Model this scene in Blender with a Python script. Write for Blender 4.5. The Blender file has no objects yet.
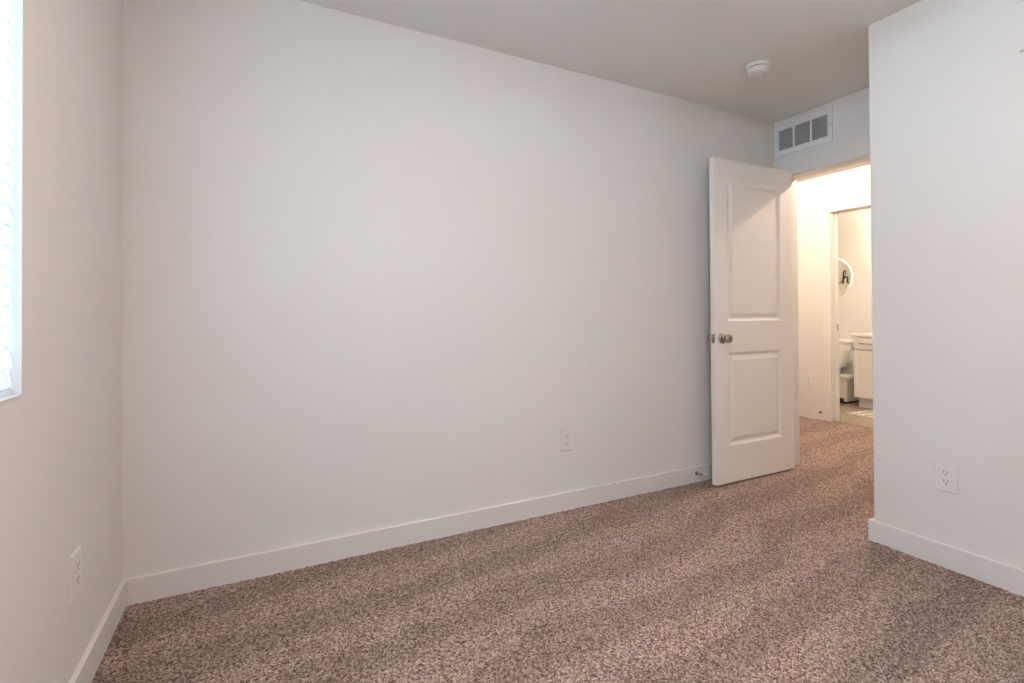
import bpy, bmesh, math, random
import numpy as np
from mathutils import Vector, Matrix

random.seed(7)
rng = np.random.default_rng(11)
scene = bpy.context.scene
COL = scene.collection
PI = math.pi

# ------------------------------------------------------------------ camera
cam_data = bpy.data.cameras.new('camera')
cam_data.sensor_fit = 'HORIZONTAL'
cam_data.sensor_width = 36.0
cam_data.lens = 498.43 / 1024 * 36.0
cam_data.shift_y = -(341.5 - 309.64) / 1024
cam_data.clip_start = 0.02
cam = bpy.data.objects.new('camera', cam_data)
COL.objects.link(cam)
R = Matrix(((0.89163766, 0.00072324, -0.45274912),
            (-0.45271646, -0.01069271, -0.89159042),
            (-0.00548594, 0.99994257, -0.0092066))).to_4x4()
cam.matrix_world = Matrix.Translation((0, 0, 1.0766)) @ R
scene.camera = cam

# ------------------------------------------------------------------ light
WORLD_STRENGTH = 144.0
ROOM_LAMP = 166.0
SLAT_TILT = 76
WORLD_COLOR = (0.53, 0.80, 1.0)
HALL_BULB = 6900.0
BATH_BULB = 400.0
WARM = (1.0, 0.755, 0.565)
WARM_ROOM = (1.0, 0.80, 0.715)
WARM_BATH = (1.0, 0.81, 0.60)
scene.view_settings.view_transform = 'Standard'
scene.view_settings.look = 'None'
scene.view_settings.gamma = 1.0
scene.view_settings.use_curve_mapping = False
scene.view_settings.exposure = 0.09
world = bpy.data.worlds.new('world')
scene.world = world
world.use_nodes = True
wn = world.node_tree.nodes
wn['Background'].inputs['Color'].default_value = (*WORLD_COLOR, 1)
wn['Background'].inputs['Strength'].default_value = WORLD_STRENGTH
# portal in the window opening: guides the sampling of the sky, adds no light
pl = bpy.data.lights.new('window_portal', 'AREA')
pl.shape = 'RECTANGLE'
pl.size, pl.size_y = 1.22, 1.94
pl.cycles.is_portal = True
po = bpy.data.objects.new('window_portal', pl)
COL.objects.link(po)
po.location = (-0.602, 0.472, 1.518)
po.rotation_euler = (0, -PI / 2, 0)

# ------------------------------------------------------------------ room numbers (metres)
D = 2.327          # long wall
XL = -0.457        # window wall
XV = 3.297         # wall with the door
XR = 2.587         # right wall
YR = 1.334         # where the right wall ends
YB = -1.0          # wall behind the camera
H = 2.44
BH, BT = 0.097, 0.017
XH = 5.03          # far wall of the hall
XH2 = 5.15
XB = 6.62          # far wall of the bathroom
OY0, OY1, OZ = 1.445, 2.246, 2.028     # bedroom door opening
PY0, PY1, PZ = 2.17, 2.955, 2.06       # bathroom door opening
WY0, WY1, WZ0, WZ1 = -0.50, 1.440, 0.907, 2.13  # unseen rear part of the window widened to light the right wall more


# ------------------------------------------------------------------ helpers
class MB:
    """collects shapes and links them as one mesh object"""
    def __init__(self):
        self.bm = bmesh.new()
        self.mi = 0

    def _mark(self, faces, smooth=False):
        for f in faces:
            f.material_index = self.mi
            f.smooth = smooth

    def box(self, a, b, bevel=0.0, seg=2, mat=None):
        x0, y0, z0 = a
        x1, y1, z1 = b
        t = bmesh.new()
        r = bmesh.ops.create_cube(t, size=1.0)
        for v in r['verts']:
            v.co = Vector((x0 + (v.co.x + .5) * (x1 - x0), y0 + (v.co.y + .5) * (y1 - y0), z0 + (v.co.z + .5) * (z1 - z0)))
        if bevel > 0:
            bmesh.ops.bevel(t, geom=t.edges[:], offset=bevel, segments=seg, affect='EDGES', profile=0.5)
        if mat is not None:
            t.transform(mat)
        self.merge(t)
        return self

    def merge(self, t, smooth=False):
        vm = {}
        for v in t.verts:
            vm[v] = self.bm.verts.new(v.co)
        for f in t.faces:
            try:
                nf = self.bm.faces.new([vm[v] for v in f.verts])
                nf.material_index = self.mi
                nf.smooth = f.smooth or smooth
            except ValueError:
                pass
        t.free()

    def lathe(self, prof, origin=(0, 0, 0), axis=(0, 0, 1), n=32, smooth=True):
        """prof: list of (radius, height along axis)"""
        q = Vector((0, 0, 1)).rotation_difference(Vector(axis).normalized())
        o = Vector(origin)
        rings = []
        for r, h in prof:
            if r < 1e-6:
                rings.append([self.bm.verts.new(o + q @ Vector((0, 0, h)))])
            else:
                rings.append([self.bm.verts.new(o + q @ Vector((r * math.cos(2 * PI * k / n), r * math.sin(2 * PI * k / n), h))) for k in range(n)])
        fs = []
        for A, B in zip(rings, rings[1:]):
            for k in range(n):
                k2 = (k + 1) % n
                if len(A) == 1 and len(B) == 1:
                    continue
                if len(A) == 1:
                    fs.append(self.bm.faces.new((A[0], B[k2], B[k])))
                elif len(B) == 1:
                    fs.append(self.bm.faces.new((A[k], A[k2], B[0])))
                else:
                    fs.append(self.bm.faces.new((A[k], A[k2], B[k2], B[k])))
        self._mark(fs, smooth)
        return self

    def tube(self, pts, r, n=12, closed=False):
        pts = [Vector(p) for p in pts]
        rad = r if isinstance(r, (list, tuple)) else [r] * len(pts)
        rings = []
        up = Vector((0, 0, 1))
        m = len(pts)
        prev = None
        for i, p in enumerate(pts):
            if closed:
                t = (pts[(i + 1) % m] - pts[i - 1]).normalized()
            else:
                t = (pts[min(i + 1, m - 1)] - pts[max(i - 1, 0)]).normalized()
            if prev is None:
                a = up if abs(t.dot(up)) < .9 else Vector((1, 0, 0))
                u = t.cross(a).normalized()
            else:
                u = (prev - t * prev.dot(t)).normalized()
            prev = u
            w = t.cross(u)
            rings.append([self.bm.verts.new(p + (u * math.cos(2 * PI * k / n) + w * math.sin(2 * PI * k / n)) * rad[i]) for k in range(n)])
        fs = []
        idx = range(m) if closed else range(m - 1)
        for i in idx:
            A, B = rings[i], rings[(i + 1) % m]
            for k in range(n):
                k2 = (k + 1) % n
                fs.append(self.bm.faces.new((A[k], A[k2], B[k2], B[k])))
        if not closed:
            fs.append(self.bm.faces.new(rings[0][::-1]))
            fs.append(self.bm.faces.new(rings[-1]))
        self._mark(fs, True)
        return self

    def loft(self, rings, cap=True, smooth=True):
        vs = [[self.bm.verts.new(p) for p in ring] for ring in rings]
        fs = []
        n = len(vs[0])
        for A, B in zip(vs, vs[1:]):
            for k in range(n):
                k2 = (k + 1) % n
                fs.append(self.bm.faces.new((A[k], A[k2], B[k2], B[k])))
        if cap:
            fs.append(self.bm.faces.new(vs[0][::-1]))
            fs.append(self.bm.faces.new(vs[-1]))
        self._mark(fs, smooth)
        return self

    def quad(self, pts):
        f = self.bm.faces.new([self.bm.verts.new(p) for p in pts])
        f.material_index = self.mi
        return self

    def build(self, name, mats, parent=None, loc=(0, 0, 0), rotz=0.0, recalc=True, auto=None):
        if recalc:
            bmesh.ops.recalc_face_normals(self.bm, faces=self.bm.faces[:])
        me = bpy.data.meshes.new(name)
        self.bm.to_mesh(me)
        self.bm.free()
        if not isinstance(mats, (list, tuple)):
            mats = [mats]
        for m in mats:
            me.materials.append(m)
        o = bpy.data.objects.new(name, me)
        COL.objects.link(o)
        o.location = loc
        o.rotation_euler = (0, 0, rotz)
        if parent is not None:
            o.parent = parent
        return o


def tag(o, label=None, cat=None, group=None, kind=None):
    if label:
        o['label'] = label
    if cat:
        o['category'] = cat
    if group:
        o['group'] = group
    if kind:
        o['kind'] = kind
    return o


def thing(name, label, cat, loc=(0, 0, 0), rotz=0.0, group=None, kind=None):
    o = bpy.data.objects.new(name, None)
    o.empty_display_size = 0.05
    COL.objects.link(o)
    o.location = loc
    o.rotation_euler = (0, 0, rotz)
    return tag(o, label, cat, group, kind)


def copy_tree(o, parent=None):
    c = o.copy()
    COL.objects.link(c)
    if parent is not None:
        c.parent = parent
    for ch in list(o.children):
        copy_tree(ch, c)
    return c


# ------------------------------------------------------------------ materials
def new_mat(name):
    m = bpy.data.materials.new(name)
    m.use_nodes = True
    nt = m.node_tree
    b = nt.nodes['Principled BSDF']
    return m, nt, b


def add_bump(nt, b, scale, strength, dist=0.002, detail=3.0, rough=0.55):
    tc = nt.nodes.new('ShaderNodeTexCoord')
    n = nt.nodes.new('ShaderNodeTexNoise')
    n.inputs['Scale'].default_value = scale
    n.inputs['Detail'].default_value = detail
    n.inputs['Roughness'].default_value = rough
    bp = nt.nodes.new('ShaderNodeBump')
    bp.inputs['Strength'].default_value = strength
    bp.inputs['Distance'].default_value = dist
    nt.links.new(tc.outputs['Object'], n.inputs['Vector'])
    nt.links.new(n.outputs['Fac'], bp.inputs['Height'])
    nt.links.new(bp.outputs['Normal'], b.inputs['Normal'])
    return tc, n, bp


def paint(name, col, rough=0.6, bump=None, spec=0.4):
    m, nt, b = new_mat(name)
    b.inputs['Base Color'].default_value = (*col, 1)
    b.inputs['Roughness'].default_value = rough
    b.inputs['Specular IOR Level'].default_value = spec
    # very slight unevenness of the paint
    tc = nt.nodes.new('ShaderNodeTexCoord')
    n = nt.nodes.new('ShaderNodeTexNoise')
    n.inputs['Scale'].default_value = 9.0
    n.inputs['Detail'].default_value = 4.0
    mr = nt.nodes.new('ShaderNodeMapRange')
    mr.inputs['To Min'].default_value = max(0.0, rough - 0.06)
    mr.inputs['To Max'].default_value = min(1.0, rough + 0.06)
    nt.links.new(tc.outputs['Object'], n.inputs['Vector'])
    nt.links.new(n.outputs['Fac'], mr.inputs['Value'])
    nt.links.new(mr.outputs['Result'], b.inputs['Roughness'])
    if bump:
        add_bump(nt, b, *bump)
    return m


def metal(name, col, rough):
    m, nt, b = new_mat(name)
    b.inputs['Base Color'].default_value = (*col, 1)
    b.inputs['Metallic'].default_value = 1.0
    b.inputs['Roughness'].default_value = rough
    add_bump(nt, b, 300.0, 0.05, 0.0005)
    return m


M = {}
M['wall'] = paint('wall_paint', (0.725, 0.715, 0.70), 0.62, (90.0, 0.13, 0.0015, 4.0), 0.3)
M['ceiling'] = paint('ceiling_texture', (0.82, 0.80, 0.775), 0.75, (34.0, 0.30, 0.004, 5.0), 0.2)
M['trim'] = paint('trim_paint', (0.715, 0.705, 0.69), 0.38, None, 0.5)
M['door'] = paint('door_paint', (0.82, 0.80, 0.78), 0.42, (220.0, 0.06, 0.0006), 0.5)
M['plastic'] = paint('white_plastic', (0.73, 0.72, 0.71), 0.35, None, 0.5)
M['vent'] = paint('vent_enamel', (0.76, 0.76, 0.765), 0.4, None, 0.5)
M['slat'] = paint('vent_slat_enamel', (0.70, 0.70, 0.71), 0.45, None, 0.5)
M['dark'] = paint('dark_void', (0.16, 0.16, 0.16), 0.8)
M['slot'] = paint('slot_dark', (0.05, 0.045, 0.04), 0.7)
M['black'] = paint('black_plastic', (0.015, 0.015, 0.015), 0.4)
M['nickel'] = metal('brushed_nickel', (0.42, 0.38, 0.33), 0.24)
M['steel'] = metal('steel', (0.55, 0.54, 0.52), 0.3)
M['vinyl'] = paint('window_vinyl', (0.86, 0.86, 0.86), 0.35)
M['porcelain'] = paint('porcelain', (0.80, 0.79, 0.77), 0.12, None, 0.6)
M['cabinet'] = paint('cabinet_paint', (0.80, 0.775, 0.74), 0.4, None, 0.5)
M['counter'] = paint('counter_top', (0.86, 0.85, 0.83), 0.2, None, 0.5)
M['bin'] = paint('bin_enamel', (0.62, 0.60, 0.57), 0.35, None, 0.5)
M['rubber'] = paint('rubber_tip', (0.75, 0.74, 0.72), 0.6)
M['ink'] = paint('sign_letter', (0.035, 0.024, 0.018), 0.6)
M['signrim'] = paint('sign_rim', (0.86, 0.85, 0.82), 0.5)
M['outside'] = paint('outside_ground', (0.40, 0.39, 0.36), 0.95, (6.0, 0.5, 0.02))


def emit_mat(name, col, strength):
    m, nt, b = new_mat(name)
    b.inputs['Base Color'].default_value = (0.9, 0.9, 0.9, 1)
    b.inputs['Emission Color'].default_value = (*col, 1)
    b.inputs['Emission Strength'].default_value = strength
    return m


M['hall_bulb'] = emit_mat('hall_bulb_glow', WARM, HALL_BULB)
M['room_lamp'] = emit_mat('room_lamp_glow', WARM_ROOM, ROOM_LAMP)
M['hall_bulb_end'] = emit_mat('hall_bulb_end_glow', WARM, HALL_BULB * 0.30)
M['bath_bulb'] = emit_mat('bath_bulb_glow', WARM_BATH, BATH_BULB)


def glass_mat():
    m, nt, b = new_mat('window_glass')
    out = nt.nodes['Material Output']
    nt.nodes.remove(b)
    tr = nt.nodes.new('ShaderNodeBsdfTransparent')
    tr.inputs['Color'].default_value = (0.94, 0.96, 0.95, 1)
    gl = nt.nodes.new('ShaderNodeBsdfGlossy')
    gl.inputs['Roughness'].default_value = 0.02
    fr = nt.nodes.new('ShaderNodeFresnel')
    fr.inputs['IOR'].default_value = 1.45
    mx = nt.nodes.new('ShaderNodeMixShader')
    nt.links.new(fr.outputs['Fac'], mx.inputs['Fac'])
    nt.links.new(tr.outputs['BSDF'], mx.inputs[1])
    nt.links.new(gl.outputs['BSDF'], mx.inputs[2])
    nt.links.new(mx.outputs['Shader'], out.inputs['Surface'])
    return m


M['glass'] = glass_mat()


def blind_mat():
    m, nt, b = new_mat('blind_slat')
    out = nt.nodes['Material Output']
    b.inputs['Base Color'].default_value = (0.86, 0.87, 0.88, 1)
    b.inputs['Roughness'].default_value = 0.5
    tl = nt.nodes.new('ShaderNodeBsdfTranslucent')
    tl.inputs['Color'].default_value = (0.86, 0.88, 0.90, 1)
    mx = nt.nodes.new('ShaderNodeMixShader')
    mx.inputs['Fac'].default_value = 0.5
    nt.links.new(b.outputs['BSDF'], mx.inputs[1])
    nt.links.new(tl.outputs['BSDF'], mx.inputs[2])
    nt.links.new(mx.outputs['Shader'], out.inputs['Surface'])
    return m


M['blind'] = blind_mat()


def carpet_mat():
    m, nt, b = new_mat('carpet_fibre')
    L = nt.links.new
    tc = nt.nodes.new('ShaderNodeTexCoord')
    # tuft colours
    vo = nt.nodes.new('ShaderNodeTexVoronoi')
    vo.inputs['Scale'].default_value = 200.0
    vo.inputs['Randomness'].default_value = 1.0
    L(tc.outputs['Object'], vo.inputs['Vector'])
    sep = nt.nodes.new('ShaderNodeSeparateColor')
    L(vo.outputs['Color'], sep.inputs['Color'])
    n1 = nt.nodes.new('ShaderNodeTexNoise')
    n1.inputs['Scale'].default_value = 60.0
    n1.inputs['Detail'].default_value = 3.0
    L(tc.outputs['Object'], n1.inputs['Vector'])
    mix = nt.nodes.new('ShaderNodeMix')
    mix.data_type = 'FLOAT'
    mix.inputs['Factor'].default_value = 0.22
    L(sep.outputs['Red'], mix.inputs['A'])
    L(n1.outputs['Fac'], mix.inputs['B'])
    ramp = nt.nodes.new('ShaderNodeValToRGB')
    cr = ramp.color_ramp
    cr.elements[0].position = 0.10
    cr.elements[0].color = (0.055, 0.030, 0.022, 1)
    cr.elements[1].position = 0.92
    cr.elements[1].color = (0.55, 0.415, 0.350, 1)
    e = cr.elements.new(0.34)
    e.color = (0.172, 0.108, 0.085, 1)
    e = cr.elements.new(0.62)
    e.color = (0.315, 0.222, 0.182, 1)
    L(mix.outputs['Result'], ramp.inputs['Fac'])
    # brushed nap: shading of leaning pile in vacuum cleaner lanes, painted into the colour
    mp = nt.nodes.new('ShaderNodeMapping')
    mp.inputs['Rotation'].default_value = (0, 0, math.radians(-9))
    mp.inputs['Location'].default_value = (0.0, 0.10, 0.0)
    L(tc.outputs['Object'], mp.inputs['Vector'])
    wv = nt.nodes.new('ShaderNodeTexWave')
    wv.wave_type = 'BANDS'
    wv.bands_direction = 'Y'
    wv.wave_profile = 'SIN'
    wv.inputs['Scale'].default_value = 0.98
    wv.inputs['Distortion'].default_value = 4.5
    wv.inputs['Detail'].default_value = 3.0
    wv.inputs['Detail Scale'].default_value = 1.1
    L(mp.outputs['Vector'], wv.inputs['Vector'])
    n2 = nt.nodes.new('ShaderNodeTexNoise')
    n2.inputs['Scale'].default_value = 2.1
    n2.inputs['Detail'].default_value = 4.0
    L(mp.outputs['Vector'], n2.inputs['Vector'])
    mn = nt.nodes.new('ShaderNodeMix')
    mn.data_type = 'FLOAT'
    mn.inputs['Factor'].default_value = 0.58
    L(wv.outputs['Fac'], mn.inputs['A'])
    L(n2.outputs['Fac'], mn.inputs['B'])
    mr = nt.nodes.new('ShaderNodeMapRange')
    mr.interpolation_type = 'SMOOTHSTEP'
    mr.inputs['From Min'].default_value = 0.43
    mr.inputs['From Max'].default_value = 0.55
    mr.inputs['To Min'].default_value = 0.815
    mr.inputs['To Max'].default_value = 1.02
    L(mn.outputs['Result'], mr.inputs['Value'])
    sc = nt.nodes.new('ShaderNodeVectorMath')
    sc.operation = 'SCALE'
    L(ramp.outputs['Color'], sc.inputs[0])
    L(mr.outputs['Result'], sc.inputs['Scale'])
    L(sc.outputs['Vector'], b.inputs['Base Color'])
    b.inputs['Roughness'].default_value = 1.0
    b.inputs['Specular IOR Level'].default_value = 0.05
    b.inputs['Sheen Weight'].default_value = 0.12
    b.inputs['Sheen Roughness'].default_value = 0.6
    bp = nt.nodes.new('ShaderNodeBump')
    bp.inputs['Strength'].default_value = 0.6
    bp.inputs['Distance'].default_value = 0.004
    L(sep.outputs['Green'], bp.inputs['Height'])
    L(bp.outputs['Normal'], b.inputs['Normal'])
    return m


M['carpet'] = carpet_mat()


def plank_mat():
    m, nt, b = new_mat('vinyl_plank')
    L = nt.links.new
    tc = nt.nodes.new('ShaderNodeTexCoord')
    mp = nt.nodes.new('ShaderNodeMapping')
    mp.inputs['Rotation'].default_value = (0, 0, PI / 2)
    L(tc.outputs['Object'], mp.inputs['Vector'])
    br = nt.nodes.new('ShaderNodeTexBrick')
    br.inputs['Scale'].default_value = 1.0
    br.inputs['Brick Width'].default_value = 1.2
    br.inputs['Row Height'].default_value = 0.15
    br.inputs['Mortar Size'].default_value = 0.002
    br.inputs['Color1'].default_value = (0.22, 0.175, 0.135, 1)
    br.inputs['Color2'].default_value = (0.33, 0.275, 0.22, 1)
    br.inputs['Mortar'].default_value = (0.09, 0.07, 0.055, 1)
    L(mp.outputs['Vector'], br.inputs['Vector'])
    mp2 = nt.nodes.new('ShaderNodeMapping')
    mp2.inputs['Scale'].default_value = (40, 3, 1)
    L(tc.outputs['Object'], mp2.inputs['Vector'])
    n = nt.nodes.new('ShaderNodeTexNoise')
    n.inputs['Scale'].default_value = 2.0
    n.inputs['Detail'].default_value = 5.0
    L(mp2.outputs['Vector'], n.inputs['Vector'])
    mx = nt.nodes.new('ShaderNodeMix')
    mx.data_type = 'RGBA'
    mx.blend_type = 'OVERLAY'
    mx.inputs['Factor'].default_value = 0.6
    L(br.outputs['Color'], mx.inputs['A'])
    L(n.outputs['Color'], mx.inputs['B'])
    hs = nt.nodes.new('ShaderNodeHueSaturation')
    hs.inputs['Saturation'].default_value = 1.05
    L(mx.outputs['Result'], hs.inputs['Color'])
    L(hs.outputs['Color'], b.inputs['Base Color'])
    b.inputs['Roughness'].default_value = 0.4
    return m


M['plank'] = plank_mat()


def rug_mat():
    m, nt, b = new_mat('rug_weave')
    L = nt.links.new
    tc = nt.nodes.new('ShaderNodeTexCoord')
    mp = nt.nodes.new('ShaderNodeMapping')
    mp.inputs['Rotation'].default_value = (0, 0, PI / 4)
    L(tc.outputs['Object'], mp.inputs['Vector'])
    ck = nt.nodes.new('ShaderNodeTexChecker')
    ck.inputs['Scale'].default_value = 14.0
    ck.inputs['Color1'].default_value = (0.74, 0.70, 0.65, 1)
    ck.inputs['Color2'].default_value = (0.38, 0.34, 0.30, 1)
    L(mp.outputs['Vector'], ck.inputs['Vector'])
    L(ck.outputs['Color'], b.inputs['Base Color'])
    b.inputs['Roughness'].default_value = 0.95
    n = nt.nodes.new('ShaderNodeTexNoise')
    n.inputs['Scale'].default_value = 260.0
    bp = nt.nodes.new('ShaderNodeBump')
    bp.inputs['Strength'].default_value = 0.5
    bp.inputs['Distance'].default_value = 0.003
    L(tc.outputs['Object'], n.inputs['Vector'])
    L(n.outputs['Fac'], bp.inputs['Height'])
    L(bp.outputs['Normal'], b.inputs['Normal'])
    return m


M['rug'] = rug_mat()


def signboard_mat():
    m, nt, b = new_mat('sign_board')
    L = nt.links.new
    tc = nt.nodes.new('ShaderNodeTexCoord')
    mp = nt.nodes.new('ShaderNodeMapping')
    mp.inputs['Scale'].default_value = (1, 2, 30)
    L(tc.outputs['Object'], mp.inputs['Vector'])
    n = nt.nodes.new('ShaderNodeTexNoise')
    n.inputs['Scale'].default_value = 3.0
    L(mp.outputs['Vector'], n.inputs['Vector'])
    r = nt.nodes.new('ShaderNodeValToRGB')
    r.color_ramp.elements[0].color = (0.70, 0.66, 0.61, 1)
    r.color_ramp.elements[1].color = (0.80, 0.77, 0.73, 1)
    L(n.outputs['Fac'], r.inputs['Fac'])
    L(r.outputs['Color'], b.inputs['Base Color'])
    b.inputs['Roughness'].default_value = 0.7
    return m


M['board'] = signboard_mat()

# ------------------------------------------------------------------ setting: walls, floor, ceiling
ZB = -0.06


def structure(name, mb, mat, label=None):
    return tag(mb.build(name, mat), label, None, None, 'structure')


def wall_open(mb, axis, c0, c1, u0, u1, z0, z1, ou0, ou1, oz0, oz1):
    """a wall across `axis` from c0 to c1, along u, with one opening"""
    def bx(ua, ub, za, zb_):
        if ub - ua < 1e-4 or zb_ - za < 1e-4:
            return
        if axis == 'x':
            mb.box((c0, ua, za), (c1, ub, zb_))
        else:
            mb.box((ua, c0, za), (ub, c1, zb_))
    bx(u0, ou0, z0, z1)
    bx(ou1, u1, z0, z1)
    bx(ou0, ou1, oz1, z1)
    bx(ou0, ou1, z0, oz0)
    return mb


structure('wall_left', wall_open(MB(), 'x', XL - 0.14, XL, YB - 0.12, D + 0.12, ZB, H + .06, WY0, WY1, WZ0, WZ1), M['wall'])
structure('wall_back', MB().box((XL, D, ZB), (XV, D + 0.12, H + .06)), M['wall'])
structure('wall_front', MB().box((XL, YB - 0.12, ZB), (XR + .12, YB, H + .06)), M['wall'])
w = MB()
w.bm.free()
w.bm = bmesh.new()
pts = [(XR, YB), (XR + .12, YB), (XR + .12, YR - .12), (XV, YR - .12), (XV, YR), (XR, YR)]
bot = [w.bm.verts.new((x, y, ZB)) for x, y in pts]
top = [w.bm.verts.new((x, y, H + .06)) for x, y in pts]
w.bm.faces.new(bot[::-1])
w.bm.faces.new(top)
for k in range(6):
    w.bm.faces.new((bot[k], bot[(k + 1) % 6], top[(k + 1) % 6], top[k]))
corner = [e for e in w.bm.edges if {e.verts[0], e.verts[1]} == {bot[5], top[5]}]
bmesh.ops.bevel(w.bm, geom=corner, offset=0.004, segments=3, affect='EDGES', profile=0.5)
structure('wall_right', w, M['wall'])
structure('wall_door', wall_open(MB(), 'x', XV, XV + .12, 0.0, 4.3, ZB, H + .06, OY0 - .018, OY1 + .018, ZB, OZ + .018), M['wall'])
structure('wall_hall', wall_open(MB(), 'x', XH, XH2, 0.0, 4.3, ZB, H + .06, PY0 - .018, PY1 + .018, ZB, PZ + .018), M['wall'])
structure('wall_hall_left', MB().box((XV + .12, 4.18, ZB), (XH, 4.3, H + .06)), M['wall'])
structure('wall_hall_right', MB().box((XV + .12, -0.12, ZB), (XH, 0.0, H + .06)), M['wall'])
structure('wall_bathroom_back', MB().box((XB, 1.6, ZB), (XB + .12, 4.42, H + .06)), M['wall'])
structure('wall_bathroom_left', MB().box((XH2, 4.3, ZB), (XB, 4.42, H + .06)), M['wall'])
structure('wall_bathroom_right', MB().box((XH2, 1.6, ZB), (XB, 1.72, H + .06)), M['wall'])
structure('ceiling', MB().box((XL - .14, YB - .12, H), (XB + .12, 4.42, H + .12)), M['ceiling'])
structure('floor', MB().box((XL - .14, YB - .12, -0.16), (XH + .06, 4.42, -0.02)), M['plank'])
structure('floor', MB().box((XH + .06, 1.6, -0.16), (XB + .12, 4.42, -0.006)), M['plank'])
structure('ground', MB().box((-30, -25, -0.6), (XL - .6, 30, -0.5)), M['outside'])

# ------------------------------------------------------------------ carpet: one piece of cut pile through bedroom, doorway and hall


def carpet():
    verts, faces = [], []
    base = 0

    def patch(x0, x1, y0, y1, s, amp):
        nonlocal base
        nx = max(1, int(round((x1 - x0) / s)))
        ny = max(1, int(round((y1 - y0) / s)))
        xs = np.linspace(x0, x1, nx + 1)
        ys = np.linspace(y0, y1, ny + 1)
        X, Y = np.meshgrid(xs, ys, indexing='ij')
        z = rng.random(X.shape) ** 0.8
        zz = z.copy()
        zz[1:-1, 1:-1] = 0.6 * z[1:-1, 1:-1] + 0.1 * (z[:-2, 1:-1] + z[2:, 1:-1] + z[1:-1, :-2] + z[1:-1, 2:])
        j = s * 0.35 if amp > 0 else 0
        jx = (rng.random(X.shape) - .5) * j
        jy = (rng.random(X.shape) - .5) * j
        jx[0, :] = jx[-1, :] = 0
        jy[:, 0] = jy[:, -1] = 0
        V = np.stack([X + jx, Y + jy, (zz - 0.5) * amp], -1).reshape(-1, 3)
        idx = np.arange((nx + 1) * (ny + 1)).reshape(nx + 1, ny + 1) + base
        F = np.stack([idx[:-1, :-1], idx[1:, :-1], idx[1:, 1:], idx[:-1, 1:]], -1).reshape(-1, 4)
        verts.append(V)
        faces.append(F)
        base += len(V)

    A = 0.0075
    patch(XL, XR, YB, 0.35, 0.03, 0.003)
    patch(XL, XR, 0.35, D, 0.0042, A)
    patch(XR, XV + .12, YR, D, 0.005, A)
    patch(XV + .12, XH + .06, 1.3, 3.6, 0.006, A)
    patch(XV + .12, XH, 0.0, 1.3, 0.03, 0.003)
    patch(XV + .12, XH, 3.6, 4.18, 0.03, 0.003)
    V = np.concatenate(verts).astype(np.float32)
    F = np.concatenate(faces).astype(np.int32)
    # drop faces that would lie inside the wall beside the doorway
    cx = V[F].mean(1)
    bad = (cx[:, 0] > XV) & (cx[:, 0] < XV + .12) & ((cx[:, 1] < OY0) | (cx[:, 1] > OY1))
    bad |= (cx[:, 0] > XH) & ((cx[:, 1] < PY0) | (cx[:, 1] > PY1))
    F = F[~bad]
    me = bpy.data.meshes.new('carpet')
    me.vertices.add(len(V))
    me.vertices.foreach_set('co', V.ravel())
    me.loops.add(F.size)
    me.loops.foreach_set('vertex_index', F.ravel())
    me.polygons.add(len(F))
    me.polygons.foreach_set('loop_start', np.arange(0, F.size, 4, dtype=np.int32))
    me.polygons.foreach_set('loop_total', np.full(len(F), 4, dtype=np.int32))
    me.update()
    me.validate()
    me.materials.append(M['carpet'])
    o = bpy.data.objects.new('carpet', me)
    COL.objects.link(o)
    return tag(o, 'speckled brown cut-pile carpet covering bedroom and hall floor', 'carpet', None, 'stuff')


carpet()

# ------------------------------------------------------------------ baseboards


def board(name, a, b):
    return structure(name, MB().box(a, b, 0.0025, 2), M['trim'])


Z0 = -0.012
board('baseboard_left', (XL, YB, Z0), (XL + BT, D, BH))
board('baseboard_back', (XL + BT, D - BT, Z0), (XV, D, BH))
board('baseboard_right', (XR - BT, YB + BT, Z0), (XR, YR + BT, BH))
board('baseboard_alcove', (XR, YR, Z0), (XV, YR + BT, BH))
board('baseboard_front', (XL + BT, YB, Z0), (XR, YB + BT, BH))
CW = 0.09
board('baseboard_hall', (XH - BT, PY1 + CW, Z0), (XH, 4.18, BH))
board('baseboard_hall', (XH - BT, 0.0, Z0), (XH, PY0 - CW, BH))
board('baseboard_bathroom', (XB - BT, 3.30, -0.006), (XB, 4.3, BH))

# ------------------------------------------------------------------ door frames (casing, jambs, stops)
# bedroom door: trim_1
CT = 0.016
t = thing('trim_1', None, None, (XV, (OY0 + OY1) / 2, 0), 0, None, 'structure')
oy = (OY0 + OY1) / 2
hw = (OY1 - OY0) / 2
m = MB()
m.box((-CT, hw, Z0), (0, D - oy, OZ + .005), 0.002)
m.build('casing', M['trim'], t)
MB().box((-CT, -hw - CW, Z0), (0, -hw, OZ + .005), 0.002).build('casing', M['trim'], t)
MB().box((-CT, -hw - CW, OZ + .005), (0, D - oy, OZ + .125), 0.002).build('head_casing', M['trim'], t)
MB().box((-0.002, hw, Z0), (.122, hw + .018, OZ + .018)).build('jamb', M['trim'], t)
MB().box((-0.002, -hw - .018, Z0), (.122, -hw, OZ + .018)).build('jamb', M['trim'], t)
MB().box((-0.002, -hw, OZ), (.122, hw, OZ + .018)).build('head_jamb', M['trim'], t)
m = MB()
m.box((.040, hw - .010, Z0), (.075, hw, OZ), 0.001)
m.box((.040, -hw, Z0), (.075, -hw + .010, OZ), 0.001)
m.build('door_stop_strip', M['trim'], t)
MB().box((.12, hw, Z0), (.12 + CT, hw + CW, OZ + .005), 0.002).build('casing', M['trim'], t)
MB().box((.12, -hw - CW, Z0), (.12 + CT, -hw, OZ + .005), 0.002).build('casing', M['trim'], t)
MB().box((.12, -hw - CW, OZ + .005), (.12 + CT, hw + CW, OZ + .095), 0.002).build('head_casing', M['trim'], t)

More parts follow.
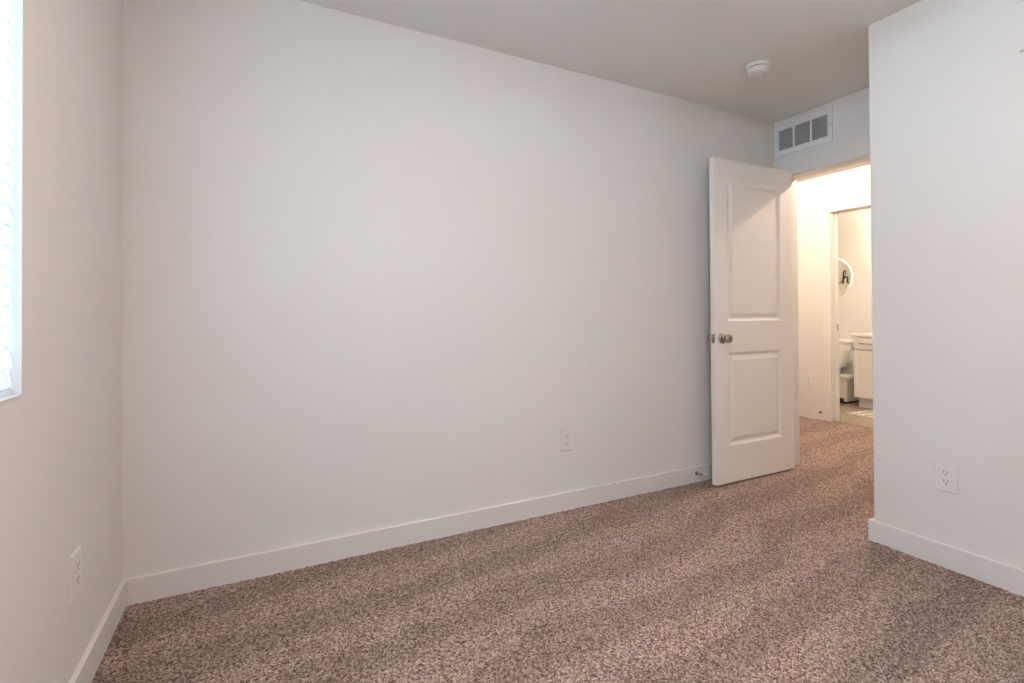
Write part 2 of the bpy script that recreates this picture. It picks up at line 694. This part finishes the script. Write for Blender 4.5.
# bathroom door frame: trim_2
t = thing('trim_2', None, None, (XH, (PY0 + PY1) / 2, 0), 0, None, 'structure')
hw = (PY1 - PY0) / 2
MB().box((-CT, hw, Z0), (0, hw + CW, PZ + .005), 0.002).build('casing', M['trim'], t)
MB().box((-CT, -hw - CW, Z0), (0, -hw, PZ + .005), 0.002).build('casing', M['trim'], t)
MB().box((-CT, -hw - CW, PZ + .005), (0, hw + CW, PZ + .095), 0.002).build('head_casing', M['trim'], t)
MB().box((-0.002, hw, Z0), (.122, hw + .018, PZ + .018)).build('jamb', M['trim'], t)
MB().box((-0.002, -hw - .018, Z0), (.122, -hw, PZ + .018)).build('jamb', M['trim'], t)
MB().box((-0.002, -hw, PZ), (.122, hw, PZ + .018)).build('head_jamb', M['trim'], t)
m = MB()
m.box((.045, hw - .010, Z0), (.078, hw, PZ), 0.001)
m.box((.045, -hw, Z0), (.078, -hw + .010, PZ), 0.001)
m.build('door_stop_strip', M['trim'], t)
m = MB()
m.box((.084, hw - .0025, .900), (.112, hw, .960), 0.001)
o = m.build('strike_plate', M['nickel'], t)
tag(o, 'small dark nickel strike plate')
MB().box((.035, -hw, -0.008), (.085, hw, 0.004), 0.002).build('threshold_strip', M['plank'], t)

# ------------------------------------------------------------------ window (beyond the left edge)
t = thing('window_1', None, None, (XL - .14, (WY0 + WY1) / 2, WZ0), 0, None, 'structure')
wh = (WY1 - WY0) / 2
HZ = WZ1 - WZ0
m = MB()
m.box((0.0, -wh, 0), (.055, -wh + .045, HZ), 0.003)
m.box((0.0, wh - .045, 0), (.055, wh, HZ), 0.003)
m.box((0.0, -wh + .045, 0), (.055, wh - .045, .045), 0.003)
m.box((0.0, -wh + .045, HZ - .045), (.055, wh - .045, HZ), 0.003)
m.build('window_frame', M['vinyl'], t)
m = MB()
m.box((.006, -.028, .045), (.05, .028, HZ - .045), 0.003)
m.build('meeting_stile', M['vinyl'], t)
MB().box((.022, -wh + .045, .045), (.028, -.028, HZ - .045)).build('pane', M['glass'], t)
MB().box((.022, .028, .045), (.028, wh - .045, HZ - .045)).build('pane', M['glass'], t)
MB().box((.055, -wh, -.001), (.142, wh, .004), 0.001).build('window_sill', M['trim'], t)

# blind: wide white slats, mounted inside the reveal
b = thing('window_blind', 'white horizontal slat blind filling the bright window at the left edge', 'window blind',
          (XL - .024, (WY0 + WY1) / 2, WZ0))
bw = wh - 0.004
MB().box((-.028, -bw, HZ - .05), (.028, bw, HZ - .004), 0.003).build('head_rail', M['blind'], b)
MB().box((-.012, -bw, .004), (.012, bw, .018), 0.004).build('bottom_rail', M['blind'], b)
pitch = 0.0435
n = int((HZ - .05 - .03) / pitch)
slat_me = None
for k in range(n):
    z = .040 + k * pitch
    if slat_me is None:
        m = MB()
        prof = [(-.025, -.0012), (-.012, .0012), (.012, .0012), (.025, -.0012)]
        ring0 = [(x, -bw, zz + .0013) for x, zz in prof] + [(x, -bw, zz - .0013) for x, zz in prof[::-1]]
        ring1 = [(x, bw, zz) for x, y, zz in ring0]
        m.loft([ring0, ring1], True, False)
        s = m.build('slat', M['blind'], b, (0, 0, z))
        slat_me = s.data
    else:
        s = bpy.data.objects.new('slat', slat_me)
        COL.objects.link(s)
        s.parent = b
        s.location = (0, 0, z)
    s.rotation_euler = (0, math.radians(SLAT_TILT), 0)
for yy in (-bw * .7, 0.0, bw * .7):
    m = MB()
    m.tube([(-.026, yy, .02), (-.026, yy, HZ - .03)], .0008, 6)
    m.tube([(.026, yy, .02), (.026, yy, HZ - .03)], .0008, 6)
    m.build('ladder_cord', M['blind'], b)

# ------------------------------------------------------------------ bedroom door, swung open against the long wall
DW, DT, DH, DZ = 0.757, 0.035, 2.034, 0.012
d = tag(thing('door_1', 'white two-panel interior door swung open beside the long wall', None, (3.272, 2.2135, DZ)), kind='structure')
# local frame: x from the hinge (0) towards the free edge (-DW); y from 0 (wall side) to -DT (camera side)


def door_leaf():
    m = MB()
    xs = [-DW, -DW + .115, -.130, 0.0]
    zs = [0.0, .243 - DZ, .829 - DZ, 1.026 - DZ, 1.925 - DZ, DH]
    rings = [(0.0, 0.0), (.002, .0010), (.017, .0105), (.025, .0110), (.046, .0030), (.050, .0022)]
    for side in (0, 1):
        y0 = -DT if side == 0 else 0.0
        sg = 1 if side == 0 else -1

        def P(x, z, dep):
            return (x, y0 + sg * dep, z)
        for i in range(3):
            for j in range(5):
                x0, x1, z0, z1 = xs[i], xs[i + 1], zs[j], zs[j + 1]
                if i == 1 and j in (1, 3):
                    prev = None
                    for off, dep in rings:
                        q = [P(x0 + off, z0 + off, dep), P(x1 - off, z0 + off, dep), P(x1 - off, z1 - off, dep), P(x0 + off, z1 - off, dep)]
                        if prev:
                            for k in range(4):
                                m.quad([prev[k], prev[(k + 1) % 4], q[(k + 1) % 4], q[k]])
                        prev = q
                    m.quad(prev)
                else:
                    m.quad([P(x0, z0, 0), P(x1, z0, 0), P(x1, z1, 0), P(x0, z1, 0)])
    # edges of the leaf
    m.quad([(-DW, -DT, 0), (-DW, 0, 0), (-DW, 0, DH), (-DW, -DT, DH)])
    m.quad([(0, -DT, 0), (0, 0, 0), (0, 0, DH), (0, -DT, DH)])
    m.quad([(-DW, -DT, 0), (0, -DT, 0), (0, 0, 0), (-DW, 0, 0)])
    m.quad([(-DW, -DT, DH), (0, -DT, DH), (0, 0, DH), (-DW, 0, DH)])
    bmesh.ops.remove_doubles(m.bm, verts=m.bm.verts[:], dist=1e-5)
    return m.build('leaf', M['door'], d)


door_leaf()


def knob(sign, y0):
    m = MB()
    prof = [(0.0, -.0005), (.0325, -.0005), (.0330, .004), (.0300, .0085), (.0180, .0110), (.0125, .0130), (.0115, .022), (.0130, .028),
            (.0200, .0315), (.0255, .038), (.0275, .046), (.0262, .054), (.0215, .0600), (.0130, .0630), (0.0, .0640)]
    m.lathe(prof, (-DW + .060, y0, .919 - DZ), (0, sign, 0), 40)
    o = m.build('knob', M['nickel'], d)
    tag(o, 'brushed nickel round knob')
    return o


knob(-1, -DT)
knob(1, 0.0)
m = MB()
m.box((-DW - .0012, -DT / 2 - .0125, .919 - DZ - .0285), (-DW + .002, -DT / 2 + .0125, .919 - DZ + .0285), 0.0005)
m.box((-DW - .011, -DT / 2 - .007, .919 - DZ - .010), (-DW, -DT / 2 + .007, .919 - DZ + .010), 0.002)
tag(m.build('latch_plate', M['nickel'], d), 'nickel latch plate in the door edge')
for hz in (.20, 1.0, 1.80):
    m = MB()
    m.lathe([(0, -.044), (.0055, -.044), (.0055, .044), (0, .044)], (.006, .004, hz), (0, 0, 1), 12)
    m.box((-.0005, -.030, hz - .044), (.0015, .002, hz + .044))
    m.build('hinge', M['nickel'], d)

# ------------------------------------------------------------------ wall outlets


def outlet_proto():
    """local frame: wall plane y = 0, faces -y"""
    r = thing('wall_outlet', None, None)
    hw_, hh = .040, .0615
    m = MB()
    m.loft([[(-hw_, 0, -hh), (hw_, 0, -hh), (hw_, 0, hh), (-hw_, 0, hh)],
            [(-hw_, -.0048, -hh), (hw_, -.0048, -hh), (hw_, -.0048, hh), (-hw_, -.0048, hh)],
            [(-hw_ + .005, -.0065, -hh + .005), (hw_ - .005, -.0065, -hh + .005), (hw_ - .005, -.0065, hh - .005), (-hw_ + .005, -.0065, hh - .005)]], True, False)
    m.build('cover_plate', M['plastic'], r)
    for zc in (.0195, -.0195):
        m = MB()
        ring = []
        for k in range(28):
            a = 2 * PI * k / 28
            x, z = .0172 * math.cos(a), .0172 * math.sin(a)
            z = max(-.0142, min(.0142, z))
            ring.append((x, z))
        m.loft([[(x, -.0055, zc + z) for x, z in ring], [(x, -.0080, zc + z) for x, z in ring], [(x * .95, -.0086, zc + z * .95) for x, z in ring]], True, False)
        o = m.build('receptacle', M['plastic'], r)
        for sx, hgt in ((-.0066, .0050), (.0066, .0042)):
            MB().box((sx - .0013, -.0089, zc + .0035 - hgt), (sx + .0013, -.0084, zc + .0035 + hgt)).build('slot', M['slot'], o)
        MB().lathe([(0, 0), (.0029, 0), (.0029, .0005), (0, .0005)], (0, -.0084, zc - .0078), (0, -1, 0), 14).build('ground_hole', M['slot'], o)
    m = MB()
    m.lathe([(0, 0), (.0032, 0), (.0028, .0012), (0, .0016)], (0, -.0064, 0), (0, -1, 0), 14)
    m.build('screw', M['plastic'], r)
    return r


op = outlet_proto()
spots = [((1.512, D, .383), 0.0, 'white duplex outlet on the long wall, left of the open door'),
         ((XL, 1.790, .364), PI / 2, 'white duplex outlet under the window, seen almost edge-on'),
         ((XR, 1.052, .380), -PI / 2, 'white duplex outlet facing us above the right wall baseboard'),
         ((XH, 3.185, .378), -PI / 2, 'small white outlet on the hallway wall beyond the open door')]
for i, (loc, rz, lab) in enumerate(spots):
    o = op if i == 0 else copy_tree(op)
    o.location = loc
    o.rotation_euler = (0, 0, rz)
    tag(o, lab, 'outlet', 'duplex wall outlets')

# ------------------------------------------------------------------ smoke detector
t = thing('smoke_detector', 'round white smoke detector on the bedroom ceiling', 'smoke detector', (2.458, 1.823, H))
MB().lathe([(0, 0), (.066, 0), (.0665, -.003), (.066, -.013), (.0640, -.0155), (0, -.0155)], (0, 0, 0), (0, 0, 1), 48).build('mounting_base', M['plastic'], t)
MB().lathe([(0, -.0155), (.0555, -.0155), (.0555, -.0205), (0, -.0205)], (0, 0, 0), (0, 0, 1), 48).build('sensing_gap', M['dark'], t)
MB().lathe([(0, -.0205), (.0605, -.0205), (.061, -.023), (.0590, -.032), (.0520, -.043), (.042, -.0480), (.028, -.0495), (0, -.0500)], (0, 0, 0), (0, 0, 1), 48).build('body', M['plastic'], t)
m = MB()
m.lathe([(0, 0), (.0085, 0), (.0080, .0025), (0, .003)], (.014, -.030, -.0478), (0.12, -.2, -1), 20)
tag(m.build('test_button', M['slat'], t), 'small grey test button')

# ------------------------------------------------------------------ return air grille above the door
VY0, VY1, VZ0, VZ1 = 1.914, 2.317, 2.185, 2.432
t = thing('return_air_grille', 'white three-section return air grille above the bedroom door', 'air vent', (XV, (VY0 + VY1) / 2, VZ0))
vw, vh = (VY1 - VY0) / 2, VZ1 - VZ0
# local: x = 0 on wall, -x into the room. y from -vw to vw
iz0, iz1 = .037, vh - .067
bays = [(vw - .031 - .104, vw - .031), (vw - .152 - .104, vw - .152), (-vw + .031, -vw + .031 + .103)]
m = MB()
FT = .008
ye = [-vw, bays[2][0], bays[2][1], bays[1][0], bays[1][1], bays[0][0], bays[0][1], vw]
m.box((-FT, -vw, 0), (0, vw, iz0), 0.0015)
m.box((-FT, -vw, iz1), (0, vw, vh), 0.0015)
for a_, b_ in ((ye[0], ye[1]), (ye[2], ye[3]), (ye[4], ye[5]), (ye[6], ye[7])):
    m.box((-FT + .0003, a_, iz0 - .002), (0, b_, iz1 + .002), 0.001)
m.build('face_frame', M['vent'], t)
for a_, b_ in bays:
    o = MB().box((-.0012, a_ + .0005, iz0), (0, b_ - .0005, iz1)).build('duct_shade_sheet', M['dark'], t)  # dark sheet in place of the shaded duct behind the louvers
    m = MB()
    ns = 13
    for k in range(ns):
        zc = iz0 + (iz1 - iz0) * (k + .5) / ns
        q = Matrix.Translation((-.0045, 0, zc)) @ Matrix.Rotation(math.radians(-42), 4, 'Y')
        m.box((-.0068, a_ + .001, -.0006), (.0056, b_ - .001, .0006), 0, 1, q)
    m.build('louvers', M['slat'], o)
for yy in (vw - .014, -vw + .013):
    MB().lathe([(0, 0), (.0035, 0), (.003, .0015), (0, .002)], (-FT, yy, (iz0 + iz1) / 2), (-1, 0, 0), 12).build('screw', M['slot'], t)

# ------------------------------------------------------------------ spring door stop on the long wall's baseboard
t = thing('door_stop', 'silver spring door stop with white tip at the open door', 'door stop', (2.483, D - BT, .058))
m = MB()
m.lathe([(0, 0), (.013, 0), (.013, .004), (.008, .009), (0, .009)], (0, 0, 0), (0, -1, 0), 20)
tag(m.build('base_plate', M['nickel'], t), 'dark nickel base')
pts = []
for k in range(221):
    a = 2 * PI * k / 20
    pts.append((.0058 * math.cos(a), -.005 - .060 * k / 220, .0058 * math.sin(a) + .010 * (k / 220) ** 2))
MB().tube(pts, .0014, 6).build('spring', M['steel'], t)
m = MB()
m.lathe([(0, 0), (.0085, 0), (.0092, .004), (.0088, .013), (.0060, .016), (0, .016)], (0, -.062, .010), (0, -1, .12), 18)
tag(m.build('tip', M['rubber'], t), 'white rubber tip')

# small bumper on the hall baseboard
t = thing('door_bumper', 'tiny dark bumper on the hallway baseboard beside the bathroom doorway', 'door stop', (XH - BT, PY1 + CW + .013, .078))
MB().lathe([(0, 0), (.011, 0), (.011, .003), (.006, .005), (.005, .012), (0, .012)], (0, 0, 0), (-1, 0, 0), 18).build('post', M['nickel'], t)
MB().lathe([(0, 0), (.009, 0), (.010, .004), (.009, .011), (.006, .013), (0, .013)], (-.010, 0, 0), (-1, 0, 0), 18).build('tip', M['slot'], t)

# small bracket high on the right wall
t = thing('wall_bracket', 'small grey metal bracket high on the right wall', 'bracket', (XR, .780, 2.066))
MB().box((-.003, -.028, -.004), (0, .028, .004), 0.001).build('bracket_plate', M['steel'], t)
MB().box((-.010, -.030, -.003), (-.002, .026, .000), 0.0008).build('bracket_lip', M['steel'], t)

# ------------------------------------------------------------------ ceiling lights outside the view
def bulb_light(name, label, loc, mat, r=.018):
    t = thing(name, label, 'ceiling light', loc)
    MB().lathe([(0, 0), (.075, 0), (.075, -.010), (.030, -.016), (0, -.016)], (0, 0, 0), (0, 0, 1), 32).build('canopy', M['plastic'], t)
    m = MB()
    prof = [(0, -.014)] + [(.013, -.014), (.014, -.026)] + [(r * math.sin(a), -.026 - r * .75 - r * math.cos(a)) for a in [PI * k / 10 for k in range(2, 10)]] + [(0, -.026 - 1.75 * r)]
    m.lathe(prof, (0, 0, 0), (0, 0, 1), 20)
    m.build('bulb', mat, t)
    return t


bulb_light('hall_ceiling_light', 'bare-bulb hallway ceiling light opposite the bedroom doorway', (4.08, 1.97, H), M['hall_bulb'])
bulb_light('hall_ceiling_light', 'bare-bulb hallway ceiling light near the end wall of the hall', (4.15, 3.30, H), M['hall_bulb_end'])

# bedroom's own flush light, above and behind the picture
t = thing('bedroom_ceiling_light', 'round flush ceiling light in the middle of the bedroom', 'ceiling light', (0.82, 0.40, H))
MB().lathe([(0, 0), (.15, 0), (.15, -.025), (.145, -.03), (0, -.03)], (0, 0, 0), (0, 0, 1), 40).build('base', M['plastic'], t)
MB().lathe([(.142, -.030), (.138, -.045), (.115, -.068), (.075, -.083), (.03, -.089), (0, -.090)], (0, 0, 0), (0, 0, 1), 40).build('diffuser', M['room_lamp'], t)

# ------------------------------------------------------------------ bathroom
# vanity against the far wall; local x = 0 front, y = 0 left end
VX, VY, VL, VD = 6.05, 3.315, 0.92, XB - BT - 0.002 - 6.05
t = thing('bathroom_vanity', 'white bathroom vanity cabinet with drawer above a shaker door', 'vanity', (VX, VY, -.006))
m = MB()
m.box((.060, -VL, .115), (VD, 0, .805), 0.001)
for ya, yb in ((-.016, 0), (-VL, -VL + .016), (-VL / 2 - .012, -VL / 2 + .012)):
    m.box((.028, ya, .115), (.0605, yb, .805))
m.box((.028, -VL, .115), (.0605, 0, .131))
m.box((.028, -VL, .789), (.0605, 0, .805))
m.box((.090, -VL + .01, 0), (VD, -.006, .115))
m.build('body', M['cabinet'], t)


def shaker(y0, y1, z0, z1, rail=.058):
    m = MB()
    m.box((0, y0, z0), (.020, y0 + rail, z1), 0.0012)
    m.box((0, y1 - rail, z0), (.020, y1, z1), 0.0012)
    m.box((0.0002, y0 + rail, z0), (.020, y1 - rail, z0 + rail), 0.0012)
    m.box((0.0002, y0 + rail, z1 - rail), (.020, y1 - rail, z1), 0.0012)
    m.box((.008, y0 + rail - .002, z0 + rail - .002), (.018, y1 - rail + .002, z1 - rail + .002))
    return m


def pull(parent, yc, zc, L, vertical=False):
    m = MB()
    if vertical:
        m.tube([(-.028, yc, zc - L / 2), (-.028, yc, zc + L / 2)], .005, 12)
        for s in (-1, 1):
            m.tube([(0, yc, zc + s * L * .38), (-.028, yc, zc + s * L * .38)], .004, 10)
    else:
        m.tube([(-.028, yc - L / 2, zc), (-.028, yc + L / 2, zc)], .005, 12)
        for s in (-1, 1):
            m.tube([(0, yc + s * L * .38, zc), (-.028, yc + s * L * .38, zc)], .004, 10)
    tag(m.build('handle', M['nickel'], parent), 'brushed nickel bar handle')


half = VL / 2
for ya, yb in ((-half + .002, -.004), (-VL + .004, -half - .002)):
    dr = MB().box((0, ya, .664), (.027, yb, .798), 0.003).build('drawer', M['cabinet'], t)
    pull(dr, (ya + yb) / 2, .730, .30)
    do = shaker(ya, yb, .120, .652).build('door', M['cabinet'], t)
    pull(do, (yb - .03) if ya < -half else (ya + .03), .56, .14, True)
MB().box((-.018, -VL - .008, .808), (VD, .014, .841), 0.004).build('countertop', M['counter'], t)
m = MB()
m.box((VD - .016, -VL, .841), (VD, .010, .92), 0.003)
m.build('backsplash', M['counter'], t)

# paper holder post on the vanity's left end
t = thing('paper_holder', 'small dark metal fitting on the left side of the vanity', 'holder', (6.16, VY, .655))
m = MB()
m.lathe([(0, 0), (.020, 0), (.020, .005), (.008, .010), (.008, .035), (.014, .040), (.014, .055), (0, .057)], (0, 0, 0), (0, 1, 0), 20)
m.build('post', M['nickel'], t)

# toilet
TY = 3.832
t = thing('toilet', 'white toilet beside the vanity, its tank showing past the jamb', 'toilet', (XB, TY, -.006))


def ell(cx_, cy_, a, b_, z, n=32, sq=2.0):
    out = []
    for k in range(n):
        th = 2 * PI * k / n
        c, s = math.cos(th), math.sin(th)
        out.append((cx_ + a * math.copysign(abs(c) ** (2 / sq), c), cy_ + b_ * math.copysign(abs(s) ** (2 / sq), s), z))
    return out


m = MB()
m.loft([ell(-.125, 0, .070, .150, .385, 40, 5), ell(-.122, 0, .078, .163, .41, 40, 6), ell(-.118, 0, .090, .198, .60, 40, 7), ell(-.117, 0, .095, .215, .700, 40, 7)])
m.build('tank', M['porcelain'], t)
m = MB()
m.loft([ell(-.117, 0, .100, .222, .700, 40, 8), ell(-.117, 0, .105, .232, .706, 40, 8), ell(-.117, 0, .105, .232, .738, 40, 8), ell(-.117, 0, .097, .224, .748, 40, 8)])
m.build('tank_lid', M['porcelain'], t)
m = MB()
m.loft([ell(-.42, 0, .20, .105, 0, 40, 2.6), ell(-.42, 0, .19, .095, .06, 40, 2.4), ell(-.42, 0, .17, .085, .16, 40, 2.3), ell(-.44, 0, .20, .120, .25, 40, 2.2),
        ell(-.465, 0, .235, .160, .33, 40, 2.1), ell(-.47, 0, .245, .172, .385, 40, 2.1), ell(-.47, 0, .24, .168, .395, 40, 2.1)])
m.box((-.30, -.10, .30), (-.04, .10, .392), .02)
m.build('bowl', M['porcelain'], t)
m = MB()
m.loft([ell(-.46, 0, .245, .172, .397, 40, 2.2), ell(-.46, 0, .250, .176, .407, 40, 2.2), ell(-.46, 0, .245, .172, .416, 40, 2.2)])
m.build('seat', M['porcelain'], t)
m = MB()
m.loft([ell(-.455, 0, .245, .172, .418, 40, 2.2), ell(-.455, 0, .248, .174, .428, 40, 2.2), ell(-.455, 0, .225, .155, .436, 40, 2.2)])
m.build('seat_lid', M['porcelain'], t)
m = MB()
m.tube([(-.213, .15, .65), (-.235, .15, .65), (-.238, .09, .645)], .006, 10)
m.build('flush_lever', M['nickel'], t)

# step bin between toilet and vanity
t = thing('step_bin', 'white lidded step bin on the bathroom floor between toilet and vanity', 'bin', (6.20, 3.472, -.006))
bwid, bdep = .165, .25
MB().box((.006, .006, 0), (bdep - .006, bwid - .006, .028), 0.004).build('base', M['black'], t)
MB().box((0, 0, .022), (bdep, bwid, .278), 0.010, 3).build('body', M['bin'], t)
MB().box((-.004, -.004, .281), (bdep + .002, bwid + .004, .322), 0.012, 3).build('lid', M['bin'], t)
MB().box((-.030, bwid * .30, .006), (.010, bwid * .80, .020), 0.003).build('pedal', M['black'], t)
MB().box((-.0012, bwid * .22, .018), (.012, bwid * .88, .062), 0.0005).build('pedal_recess', M['black'], t)

# rug
m = MB()
m.box((0, -.62, 0), (.44, 0, .012), .004, 2)
o = m.build('bath_rug', M['rug'], None, (5.600, 3.150, -.006), math.radians(-4))
tag(o, 'pale patterned rug on the bathroom floor in front of vanity', 'rug')

# round sign with a script letter
t = thing('round_sign', 'round white wall sign with black script letter in the bathroom', 'sign', (XB, 3.868, 1.526))
SR = .252
MB().lathe([(0, 0), (SR - .020, 0), (SR - .020, .012), (0, .012)], (0, 0, 0), (-1, 0, 0), 64).build('board', M['board'], t)
m = MB()
ringp = []
m.lathe([(SR - .024, 0), (SR, 0), (SR, .020), (SR - .006, .024), (SR - .018, .024), (SR - .024, .018), (SR - .024, 0)], (0, 0, 0), (-1, 0, 0), 64)
m.build('rim', M['signrim'], t)


def script_h():
    # stroke in the plane of the board, u to the right as seen, v up
    key = [(-.085, -.050), (-.060, -.046), (-.030, -.010), (-.002, .050), (.004, .088), (-.008, .104), (-.022, .086), (-.027, .030), (-.031, -.062),
           (-.028, -.030), (-.012, .010), (.010, .024), (.024, .010), (.024, -.030), (.030, -.058), (.048, -.050), (.066, -.018)]
    wid = [.0045, .005, .005, .005, .005, .006, .009, .0105, .0095, .006, .006, .008, .0105, .0105, .008, .006, .004]
    out = []
    for i in range(len(key) - 1):
        p0 = Vector(key[max(i - 1, 0)]); p1 = Vector(key[i]); p2 = Vector(key[i + 1]); p3 = Vector(key[min(i + 2, len(key) - 1)])
        for k in range(8):
            s = k / 8
            out.append(.5 * ((2 * p1) + (-p0 + p2) * s + (2 * p0 - 5 * p1 + 4 * p2 - p3) * s * s + (-p0 + 3 * p1 - 3 * p2 + p3) * s ** 3))
    out.append(Vector(key[-1]))
    rad = [wid[min(i // 8, len(wid) - 2)] * (1 - (i % 8) / 8) + wid[min(i // 8 + 1, len(wid) - 1)] * (i % 8) / 8 for i in range(len(out))]
    m = MB()
    # right as seen from the doorway (looking along +x) is -y
    m.tube([(-.013, -(q.x + .168), q.y - .024) for q in out], rad, 10)
    m.build('lettering', M['ink'], t)


script_h()

# vanity light above the counter, outside the view
t = thing('vanity_light', 'three-bulb light bar on the bathroom wall above the vanity', 'wall light', (XB, 2.85, 2.05))
MB().box((-.03, -.30, -.04), (0, .30, .04), .006).build('back_bar', M['nickel'], t)
for yy in (-.2, 0, .2):
    MB().lathe([(0, 0), (.018, 0), (.018, .05), (0, .05)], (-.03, yy, 0), (-1, 0, 0), 16).build('socket', M['nickel'], t)
    MB().lathe([(0, 0), (.016, .002), (.03, .02), (.036, .04), (.03, .062), (.016, .074), (0, .078)], (-.08, yy, 0), (-1, 0, 0), 20).build('bulb', M['bath_bulb'], t)
